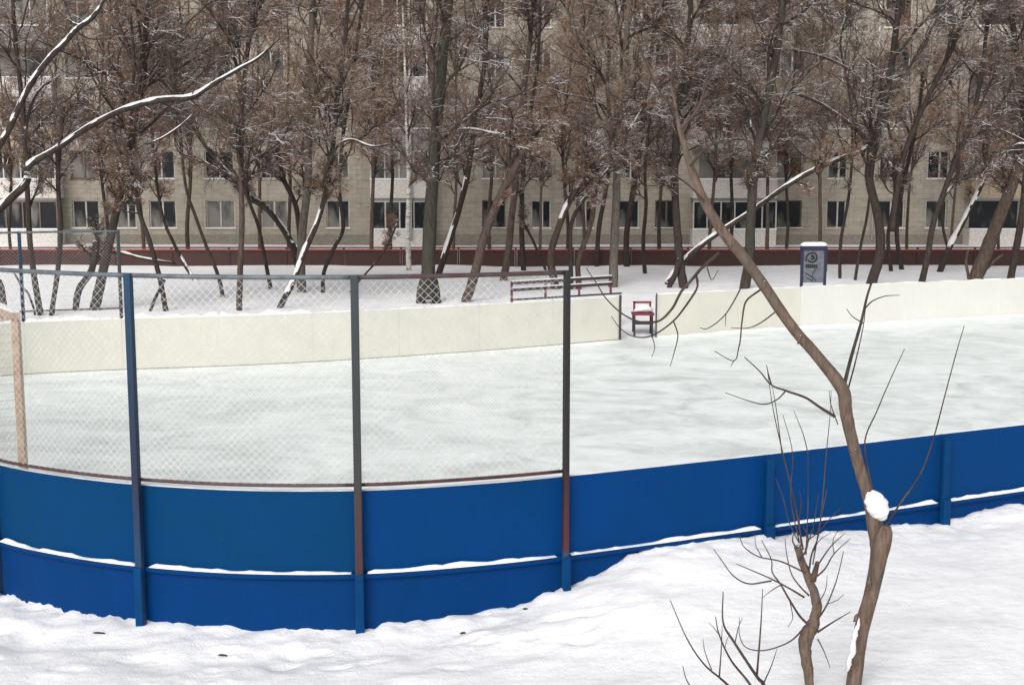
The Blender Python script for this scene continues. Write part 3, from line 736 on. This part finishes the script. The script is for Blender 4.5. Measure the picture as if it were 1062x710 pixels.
T = tree
T('thick dark leaning tree behind the left blue fence post', 322, [([(98,322),(105,290),(113,255),(125,200),(135,160),(142,105),(150,40)],15,8,None), ([(78,325),(82,300),(95,280),(100,250)],9,8,None), ([(105,262),(125,262),(148,268),(182,273)],5,3,(.2,.95))], 'bark_dark', 13, 3.2, seeds=900)
T('dark twin stemmed tree right behind the far blue corner post', 327, [([(42,327),(36,290),(31,250),(28,190),(24,120),(15,30)],10,6,None), ([(36,324),(30,306),(22,296),(15,283)],3.5,2.5,None), ([(54,322),(60,280),(63,235),(60,180),(66,110)],8,5,None)], 'bark_dark', 11, 3.0, seeds=900)
T('slim forked tree with a snowy upper stem left of centre', 323, [([(172,323),(166,290),(155,250),(146,225),(140,195),(132,168),(136,120)],8,5,(.5,.85)), ([(155,325),(163,305),(171,290)],4,4,None)], 'bark_dark', 9, 2.6, seeds=600)
T('thin slanting tree leaning left behind the mesh fence', 292, [([(203,292),(192,275),(180,252),(168,222),(160,170)],6,4,(.1,.4))], 'bark_dark', 7, 2.6)
T('thin tree with foot at the boards just left of the straight pole-like tree', 308, [([(231,308),(226,285),(215,258),(204,228),(192,190),(186,120)],6,4,None)], 'bark_brown', 8, 2.6)
T('straight grey brown pole-like tree by the second mesh panel', 322, [([(248,322),(249,280),(251,230),(250,180),(251,120),(256,60),(263,0)],9,6,None)], 'bark_brown', 12, 3.0, .35, seeds=700)
T('short dark slanting tree in front of the maroon fence left of the snowy fork', 301, [([(281,301),(275,270),(268,235),(256,200),(250,150)],6,4,None)], 'bark_dark', 6, 2.4)
T('snow lined forked tree with crossing stems behind the second panel', 300, [([(312,300),(307,265),(295,240),(276,216),(256,200),(230,172),(205,140)],11,5,(.25,.8)), ([(312,298),(312,262),(307,215),(292,180),(285,130)],8,5,(.3,.6))], 'bark_dark', 10, 2.6)
T('dark leaning tree with snow on one side and foot beside the post', 320, [([(290,320),(304,292),(314,265),(330,228),(341,185),(345,155),(350,100),(358,40)],9,6,(.15,.6)), ([(333,195),(346,158),(362,145),(385,152),(402,150)],4,2.5,(.3,.95))], 'bark_dark', 11, 2.8, seeds=500)
T('crooked dark tree left of the grey post with a snowy bend', 304, [([(335,304),(336,282),(346,258),(356,236),(352,195),(356,140),(366,80),(375,10)],6,5,(.2,.4)), ([(362,305),(378,285),(398,262),(412,232)],3,2,None)], 'bark_dark', 9, 2.8)
T('stout grey trunk behind the snowy crossing stems', 303, [([(313,303),(312,270),(314,235),(320,180),(318,120),(322,50),(326,-20)],13,9,None)], 'bark_grey', 11, 3.0, .4, seeds=500)
T('white barked birch with dark flecks left of the thick trunk', 281, [([(424,281),(423,235),(424,190),(422,140),(421,95),(419,40),(417,-10)],8,4,None)], 'birch', 9, 2.4, .4, name='birch_tree')
T('thickest dark trunk with a two toed foot behind the third panel', 314, [([(444,300),(444,280),(446,230),(450,170),(455,110),(460,50),(466,-10)],21,13,None), ([(436,315),(438,300),(443,285)],11,13,None), ([(453,314),(451,300),(447,285)],10,13,None)], 'bark_moss', 14, 3.4, .35, seeds=500)
T('dark curved tree leaning right out of the thick trunk', 284, [([(455,284),(467,247),(479,207),(487,170),(493,120),(502,70),(505,10)],9,6,(.15,.45))], 'bark_dark', 9, 2.8, seeds=500)
T('leaning lopped tree with bright snow along its upper side', 314, [([(483,314),(493,282),(501,250),(515,212),(535,172),(553,138)],14,9,(.35,.95)), ([(553,140),(535,141),(515,139),(490,134),(474,134)],4,2.5,(.1,.95)), ([(462,172),(475,150),(488,125),(500,106)],4,3,(.1,.95))], 'bark_brown', 7, 2.0, .5, 0)
T('grey tree between the lopped tree and the bench', 291, [([(522,291),(527,262),(531,222),(536,180),(540,120),(548,60)],11,7,None)], 'bark_brown', 10, 2.8, .35, seeds=900)
T('narrow dark tree rising from the maroon fence near the lopped tree', 279, [([(543,279),(541,240),(542,190),(546,140),(556,80)],8,5,None), ([(566,280),(552,248),(538,222)],4,3,None)], 'bark_dark', 8, 2.8, seeds=600)
T('snow streaked tree rising from the left end of the bench', 300, [([(577,300),(571,268),(578,240),(590,210),(606,186),(624,165),(645,146)],12,5,(.35,.95)), ([(600,292),(600,268),(612,235),(617,200),(614,160)],8,5,None)], 'bark_brown', 9, 2.6)
T('second snow streaked stem leaning right above the bench', 300, [([(592,302),(592,270),(592,235),(602,212),(618,192),(632,174)],7,4,(.4,.95))], 'bark_dark', 6, 2.2, .5, 2)
T('pale grey straight trunk at the right end of the bench', 297, [([(636,297),(637,255),(639,210),(640,165),(643,110),(649,50),(652,-10)],13,8,None), ([(643,115),(655,75),(672,35),(690,-5)],5,3,None), ([(641,110),(622,75),(600,35),(580,-5)],5,3,None)], 'bark_grey', 12, 3.0, .4)
T('thin dark tree left of the pale grey trunk', 276, [([(619,276),(621,238),(628,198),(634,150),(630,90)],7,5,None)], 'bark_dark', 8, 2.6)
T('dark tree first to the right of the pale grey trunk', 277, [([(650,277),(650,242),(656,202),(662,165),(668,110),(676,50)],9,6,None)], 'bark_dark', 9, 2.8)
T('slim dark tree with a hooked foot between the grey trunk and forked foot', 284, [([(669,284),(667,252),(670,212),(669,175),(674,120),(682,60)],6,4,None)], 'bark_dark', 8, 2.6)
T('dark trunk with split foot behind the gateway', 298, [([(709,298),(705,270),(702,232),(700,190),(701,140),(708,80),(716,20)],13,8,None), ([(694,298),(700,285),(705,268)],6,7,None)], 'bark_dark', 12, 3.0, .35, seeds=700)
T('dark greenish trunk right of the gateway leaning slightly right', 299, [([(772,299),(777,270),(779,222),(783,170),(792,122),(804,62),(812,0),(816,-30)],15,10,None)], 'bark_moss', 13, 3.2, .35, seeds=500)
T('long snow covered branch leaning up to the right behind the gateway', 300, [([(693,292),(712,268),(740,245),(775,222),(820,190),(858,170),(893,157),(905,146)],8,5,(.02,.98))], 'bark_dark', 3, 1.4, .6, 0, name='leaning_branch', Y=44.6, cat='fallen branch')
T('thin tree just right of the notice board', 288, [([(871,288),(872,250),(880,205),(884,150),(880,90)],5,3.5,None)], 'bark_dark', 8, 2.6)
T('second thin tree right of the notice board leaning right', 290, [([(887,290),(892,258),(899,225),(905,180)],4.5,3.5,None)], 'bark_dark', 7, 2.6)
T('big dark tree with snowy spreading arms right of the notice board', 296, [([(903,296),(913,260),(910,222),(901,182),(908,140),(922,85),(930,25),(934,-20)],15,8,None), ([(901,150),(892,138),(873,122),(848,106),(822,96)],6,3,(.1,.8)), ([(925,240),(930,200),(938,160),(958,110),(985,55),(1005,5)],8,5,None), ([(905,95),(880,72),(850,58),(822,52)],4,2.5,(.1,.6))], 'bark_dark', 13, 3.0, .35)
T('slim tree behind the big dark tree rising from the fence', 281, [([(924,281),(921,245),(928,200),(925,150)],6,4,None)], 'bark_dark', 8, 2.6, seeds=400)
T('short dark tree right behind the big dark tree', 279, [([(935,279),(930,240),(936,195),(946,150)],7,5,None)], 'bark_dark', 8, 2.6)
T('dark slanting tree in the gap before the snowy leaning one at right', 293, [([(956,293),(962,266),(968,232),(984,185),(1008,125),(1020,60)],10,6,None)], 'bark_dark', 10, 2.8, seeds=500)
T('snow edged leaning tree with a bare forked twin at right', 281, [([(975,281),(984,258),(998,232),(1019,190)],10,6,(.3,.98)), ([(984,262),(978,235),(979,205),(992,190),(1004,180)],4,2.5,(.2,.8))], 'bark_dark', 6, 2.2, .5, 2)
T('widest brown trunk leaning right near the right edge', 291, [([(1011,291),(1024,258),(1038,222),(1054,180),(1072,130),(1085,60)],22,13,None), ([(1005,290),(1002,272),(1004,258)],5,3,None), ([(1018,285),(1030,272),(1040,264)],4,3,None)], 'bark_brown', 13, 3.2, .3, seeds=500)
T('dark trunk at the right edge of the photo', 290, [([(1048,290),(1055,252),(1062,205),(1064,150),(1058,90),(1050,20)],11,8,None)], 'bark_dark', 11, 3.0, .35)
T('snow dusted arm of a tree reaching in from the right edge', 300, [([(1120,300),(1110,230),(1085,165),(1060,150),(1045,160),(1036,172)],9,4,(.5,.98))], 'bark_dark', 5, 2.4, .3, 0)
# thin trees between the maroon fence and the building: nothing tells them apart
protos = []
for k in range(4):
    pts = [(0,0,-.3),(.05,.02,1.5),(.15*(-1)**k,.1,3.5),(.25*(-1)**k,.0,6),(.1,.2,9),(.2,.1,12)]
    c_ = crom(np.array(pts, float), 4); ra = np.linspace(.10, .03, len(c_))
    rt = thing('thin_tree', (0,0,0), 'thin bare tree standing between the maroon fence and the building', 'tree', 'thin trees between the maroon fence and the building')
    Gt = Geo(); Gt.tubes(c_, ra, 7, True, .05); Gt.make('trunk', M['bark_dark' if k % 2 else 'bark_brown'], rt, True)
    crown(c_, ra, rt, 15, .2, 3.0, M['twig_red' if k % 2 else 'twig'], 800 if k % 2 else 300, 1.0, .010)
    protos.append(rt)
rt_rng = random.Random(3)
pxs = [-40, 12, 62, 112, 150, 196, 270, 300, 385, 405, 470, 508, 560, 588, 606, 684, 735, 757, 795, 815, 850, 940, 985, 1035, 1075]
for i, px in enumerate(pxs):
    Yd = rt_rng.uniform(55.5, 66.5); p = P(px, 270, Yd)
    if i < 4: r_ = protos[i]
    else:
        src = protos[i % 4]; r_ = src.copy(); COL.objects.link(r_)
        for ch in src.children:
            c2 = ch.copy(); COL.objects.link(c2); c2.parent = r_
            for g2 in ch.children:
                d2 = g2.copy(); COL.objects.link(d2); d2.parent = c2
    r_.location = (float(p[0]), Yd, 0); r_.rotation_euler = (0, 0, rt_rng.uniform(0, 6.28)); s_ = rt_rng.uniform(.85, 1.15); r_.scale = (s_, s_, s_)

# rounded brown stump behind the boards at the left edge
bs = P(0, 326, 33)
sp = thing('tree_stump', (float(bs[0]-.1), 33, 0), 'brown rounded stump behind the far boards at the left edge', 'tree stump')
G1 = Geo(); c_ = np.array([(bs[0]-.12, 33, z_) for z_ in (-.1,.3,.7,1.0,1.2,1.33)]); G1.tubes(c_, [.36,.31,.30,.28,.20,.05], 12, True, .06); G1.make('trunk', M['bark_brown'], sp, True)

# ------------------------------------------------------------------ near tree, pollard, shrub, big snowy limb at left
def near_lines(lines, Y0, geo, sides=5, smooth_n=5, dy=.12):
    for pts, w0, w1 in lines:
        d = np.cumsum(RNG.uniform(-dy, dy, len(pts))); d -= d[0]
        q = crom([P(x, y, Y0+dd) for (x, y), dd in zip(pts, d)], smooth_n)
        geo.tubes(q, np.linspace(w0*.9, w1*.65, len(q))/2*Y0/FPX, sides, False)
YN = 8.75
zb_ = gh(2.45, YN)
nt_ = thing('young_tree', (float(P(882,716,YN)[0]), YN, zb_), 'crooked brown young tree in the snow with a snow knob at its bend', 'tree')
tp = [(880,745),(885,712),(893,655),(905,610),(911,575),(908,548),(902,520),(893,490),(884,458),(877,425),(874,404),(850,372),(820,337),(795,300),(772,268),(748,238),(730,208),(716,172),(706,138),(700,108),(695,85)]
tw_ = [18,16.5,16,16,17,17,13.5,12.5,12.5,13.5,14,12,11.5,11.5,11.5,11,10,8,5.5,3.2,1.8]
q = np.array([P(x, y, YN+.012*i) for i, (x, y) in enumerate(tp)])
c_ = crom(q, 5); ra = crom(np.array(tw_, float)[:,None], 5)[:,0]/2*YN/FPX
Gt = Geo(); Gt.tubes(c_, ra, 14, True, .045)
knob = crom([P(x, y, YN-.01) for x, y in ((906,612),(911,585),(915,562),(920,545))], 3); Gt.tubes(knob, [.015,.030,.042,.050,.056,.062,.064,.062,.052,.03], 14, True, .05)
for xk, yk_, rk in ((887,640,.014),(901,603,.014),(886,470,.012),(829,352,.014),(792,296,.016),(760,252,.013)):
    c0_ = P(xk, yk_, YN-.07); Gt.tubes([c0_+np.array((-.01,0,-.03)), c0_+np.array((0,-.012,-.01)), c0_+np.array((0,-.012,.01)), c0_+np.array((.01,0,.03))], [rk*.4, rk, rk, rk*.4], 8, True, .15)
tk = Gt.make('trunk', M['bark_near'], nt_, True)
G1 = Geo(); kk = crom([P(x, y, YN-.02) for x, y in ((900,508),(905,518),(911,529),(916,541))], 3); kk = crom([P(x, y, YN+.02) for x, y in ((902,509),(905,515),(909,523),(913,531),(916,538))], 5)
G1.tubes(kk, np.sin(np.linspace(.12, 2.9, len(kk)))**.75*.078*(1+.06*np.sin(np.arange(len(kk))*1.3)), 16, True, .06); G1.make('snow_knob', M['snow_lump'], tk, True)
G1 = Geo()
for (xa, ya, xb_, yb_, rr_) in ((879,696,882,676,.020),(883,684,886,660,.024),(885,668,888,648,.019),(889,655,891,640,.012)):
    kk = crom([P(xa, ya, YN-.085), P((xa+xb_)/2, (ya+yb_)/2, YN-.09), P(xb_, yb_, YN-.085)], 5); G1.tubes(kk, np.sin(np.linspace(.1, 3.04, len(kk)))*rr_, 9, True, .25)
G1.make('snow_streak', M['snow_limb'], tk, True)
G1 = Geo()
near_lines([([(866,432),(850,422),(835,412),(815,405),(800,399),(788,385),(772,370)],4,1.6), ([(814,406),(806,414),(793,419),(778,416),(752,407)],2,1.2),
    ([(800,399),(797,388),(795,378)],2,1.2), ([(875,402),(883,370),(893,335),(900,305),(906,288),(914,270)],5,2), ([(897,320),(905,312),(918,307),(933,306)],2,1.1),
    ([(895,335),(884,328),(878,320)],1.6,1), ([(880,402),(888,372),(895,340),(898,318)],2.2,1.1), ([(912,530),(903,500),(897,458),(910,425),(925,390),(938,362)],2.6,1.2),
    ([(918,545),(935,520),(955,490),(968,455),(980,410),(992,365),(1000,338)],2.8,1.3), ([(869,440),(862,420),(860,405)],1.5,1),
    ([(745,263),(738,269),(726,280),(715,293),(706,303),(697,320),(685,332),(674,334),(661,333),(645,325),(629,310),(620,296),(608,278)],4.5,1.4),
    ([(722,285),(723,298),(712,316),(697,334),(676,348),(658,349),(644,341),(634,328)],3.2,1.2), ([(789,300),(774,312),(770,330),(768,350),(766,361),(761,374),(741,364)],2.6,1.2),
    ([(776,276),(770,295),(753,325),(735,340),(726,340)],2.4,1.1), ([(806,322),(790,334),(776,340),(758,340)],2.2,1), ([(699,334),(703,348),(699,366),(695,380)],1.8,1),
    ([(676,348),(679,360),(676,370)],1.3,.9), ([(733,276),(738,290),(745,280)],1.6,1), ([(753,325),(752,338)],1.2,.8), ([(761,374),(758,380)],1.2,.8),
    ([(716,172),(728,158),(742,148),(762,150)],4,2), ([(706,135),(725,110),(735,80),(755,45),(765,0)],4,2), ([(702,115),(682,92),(668,60),(655,20)],3,1.2), ([(696,88),(700,60),(694,30)],2,1),
    ([(730,208),(712,190),(690,178),(668,176)],3,1.4), ([(690,178),(676,168),(664,158)],1.8,1)], YN+.15, G1)
br1 = G1.make('branches', M['twig_near'], nt_, True)

ps = thing('pollarded_sapling', (float(P(839,705,8.7)[0]), 8.7, gh(2.2, 8.7)), 'short gnarled sapling with a cut top and many thin shoots', 'sapling')
sp_ = [(840,722),(839,700),(835,676),(836,661),(842,650),(845,640),(847,624),(839,600),(831,580),(827,566)]
q = crom([P(x, y, 8.7) for x, y in sp_], 4); ra = crom(np.array([[9],[10],[13],[15],[14.5],[11.5],[10.5],[9],[8],[8]], float), 4)[:,0]/2*8.7/FPX
Gt = Geo(); Gt.tubes(q, ra, 12, True, .13)
q2 = crom([P(x, y, 8.7) for x, y in ((843,602),(846,590),(848,582))], 2); Gt.tubes(q2, [.025,.022,.02,.018,.015], 8, True, .05)
Gt.make('trunk', M['bark_near'], ps, True)
G1 = Geo()
near_lines([([(838,647),(829,638),(819,622),(810,606),(801,593),(800,580),(790,560)],3.4,1.3), ([(834,619),(819,610),(800,600),(777,590),(763,584)],2.8,1.2), ([(800,602),(777,605),(761,597),(748,580),(740,569)],2.2,1.1),
    ([(836,594),(810,582),(787,577),(772,567),(767,556)],2.4,1.1), ([(839,617),(830,608),(821,595),(816,575),(814,558)],2.4,1.1), ([(841,602),(855,590),(865,574),(882,558)],2.8,1.1),
    ([(839,592),(842,574),(848,558),(852,535),(858,506)],2.6,1.1), ([(844,592),(861,567),(876,553)],2.2,1.1), ([(848,642),(858,626),(868,600),(875,571)],2.6,1.2), ([(848,655),(865,644),(882,634)],2.8,1.3),
    ([(848,662),(855,676),(861,692)],1.8,1), ([(836,648),(819,665),(793,674),(774,671),(767,658),(767,640)],2.2,1), ([(831,566),(829,540),(831,522),(829,508)],1.8,.9), ([(835,570),(843,548),(846,530),(849,512)],1.6,.9), ([(829,563),(818,540),(812,515),(804,495)],1.6,.9), ([(838,560),(850,550),(862,536),(872,526)],1.5,.9), ([(833,570),(824,520),(812,470),(802,425),(796,385)],2.4,1), ([(811,470),(806,430),(801,400)],1.6,.9),
    ([(829,562),(820,515),(822,470),(812,430)],1.8,.9), ([(838,470),(833,450),(823,425)],1.4,.8), ([(836,575),(838,520),(838,470)],1.8,1), ([(843,585),(852,530),(857,470),(861,430),(862,405)],1.8,.9),
    ([(819,622),(822,640),(817,650)],1.4,.9), ([(829,580),(836,570),(838,556),(833,546)],2.6,1.4), ([(826,568),(822,560),(824,550)],2.4,1.2), ([(848,626),(856,612),(858,596)],1.5,.9), ([(810,606),(800,612),(790,620)],1.4,.9),
    ([(858,626),(868,622),(875,616)],1.2,.8), ([(790,577),(784,566),(783,556)],1.3,.8), ([(865,574),(864,560),(870,548)],1.2,.8), ([(842,574),(850,560),(862,552)],1.4,.8)], 8.65, G1)
G1.make('shoots', M['twig_near'], ps, True)

sh = thing('bare_shrub', (float(P(788,740,8.3)[0]), 8.3, gh(1.6, 8.3)), 'low bare shrub of curved thin stems at the bottom edge', 'shrub')
G1 = Geo()
near_lines([([(800,742),(792,710),(784,700),(761,665),(750,645),(750,613)],6,1.8), ([(798,742),(777,708),(758,684),(746,658),(742,639)],4,1.5), ([(795,745),(770,725),(753,708),(746,702),(729,687),(712,661),(695,622)],4.5,1.4),
    ([(746,702),(748,674),(749,648)],2.2,1), ([(785,700),(789,650),(791,610)],3,1.2), ([(770,740),(735,728),(714,708),(708,690)],3,1.2), ([(738,694),(731,675),(729,662)],1.5,.9), ([(762,667),(766,650),(770,640)],1.5,.9),
    ([(746,658),(740,650),(735,645)],1.3,.8), ([(758,684),(752,672),(757,655)],1.4,.8), ([(792,708),(800,690),(806,672)],2,1)], 8.3, G1)
G1.make('stems', M['twig_near'], sh, True)

YL = 12.2; bl0 = P(-120, 700, YL)
lt = thing('old_tree', (float(bl0[0]), YL, -.05), 'tree beyond the left edge with big snow laden limbs crossing the upper left', 'tree')
tr_ = crom(np.array([(bl0[0], YL, -.3), (bl0[0]+.1, YL, 1.2), P(-110,330,YL), P(-120,200,YL), P(-110,80,YL), P(-100,-80,YL), P(-90,-300,YL)]), 5)
Gt = Geo(); Gt.tubes(tr_, np.linspace(.2, .09, len(tr_)), 12, True, .05)
tk = Gt.make('trunk', M['bark_grey'], lt, True)
limbs_px = [([(-112,300),(-60,262),(-15,228),(2,214),(27,190),(30,172),(58,155),(90,133),(128,114),(165,104),(198,101),(220,88),(247,72),(268,60),(290,40)],[15,13,11,10,9.5,8.5,7,7,7,7.5,7,5.5,4.5,3.5,2]),
            ([(30,172),(26,150),(28,128),(33,108),(42,92),(53,84)],[5,4,4,3.5,3,2]),
            ([(-110,250),(-40,190),(0,150),(18,115),(34,84),(52,60),(68,44),(78,32),(96,18),(108,0),(120,-30)],[13,10,8,7.5,7,7,6.5,6,5.5,4,3]),
            ([(96,20),(82,26),(70,20)],[3,2.5,1.5]), ([(152,150),(170,142),(190,128),(206,112)],[2.5,2.5,2,1.5])]
Yo = [0,.0,-.1,-.1,.1]
for (pts, ws), yo in zip(limbs_px, Yo):
    n_ = len(pts); q = crom([P(x, y, YL+yo+.10*i*0) for i, (x, y) in enumerate(pts)], 4); ra = crom(np.array(ws, float)[:,None], 4)[:,0]/2*YL/FPX
    ra = ra*.88; G1 = Geo(); G1.tubes(q, ra*.95, 8, True, .10); lb = G1.make('limb', M['bark_dark'], lt, True)
    i = int(len(q)*.15); snow_on(q, ra, lb, i, len(q)-1, .80, .52, gaps=False)
G1 = Geo(); near_lines([([(60,155),(66,130),(80,112),(100,108)],3,1.2), ([(90,133),(112,140),(140,138),(165,146)],2.6,1), ([(128,114),(140,92),(160,76),(172,50)],2.6,1), ([(165,104),(188,118),(210,120),(240,108)],2.4,1),
    ([(220,88),(226,70),(240,55),(246,35)],2,.9), ([(34,84),(20,70),(14,45),(18,20)],2.6,1), ([(52,60),(62,72),(78,78)],2,1), ([(78,32),(92,40),(112,40),(130,30)],2.2,1), ([(18,115),(8,100),(4,80)],2,1), ([(198,101),(204,84),(200,66)],1.6,.9)], YL, G1)
G1.make('twigs', M['twig_near'], lt, True)

# small dark bits lying on the trodden snow
for k, (px, py, ln) in enumerate(((103,657,.11),(231,680,.08),(545,632,.05),(480,657,.05))):
    Y_ = 10.0; 
    for _ in range(4): zz_ = gh(float(G(px,py,0)[0]), Y_); Y_ = float(G(px, py, zz_)[1])
    p = G(px, py, zz_); G1 = Geo(); a_ = RNG.uniform(-.3, .3)
    d_ = np.array((math.cos(a_), math.sin(a_), 0))*ln/2
    G1.tubes([p-d_+(0,0,.008), p+(0,0,.014), p+d_+(0,0,.008)], [.006,.012,.005], 6, True, .1)
    lab = ['dark bark scrap on trodden snow in front of the first panel', 'small grey twig scrap on the snow near the bottom left', 'tiny dark crumb on the snow bank by the middle post', 'tiny dark crumb on the snow below the third panel'][k]
    o = G1.make('bark_scrap', M['bark_dark'], None, True, loc=tuple(float(v_) for v_ in p)); tagit(o, lab, 'debris', 'scraps lying on the trodden snow')
for o in bpy.data.objects:
    if '_o' in o.keys(): del o['_o']
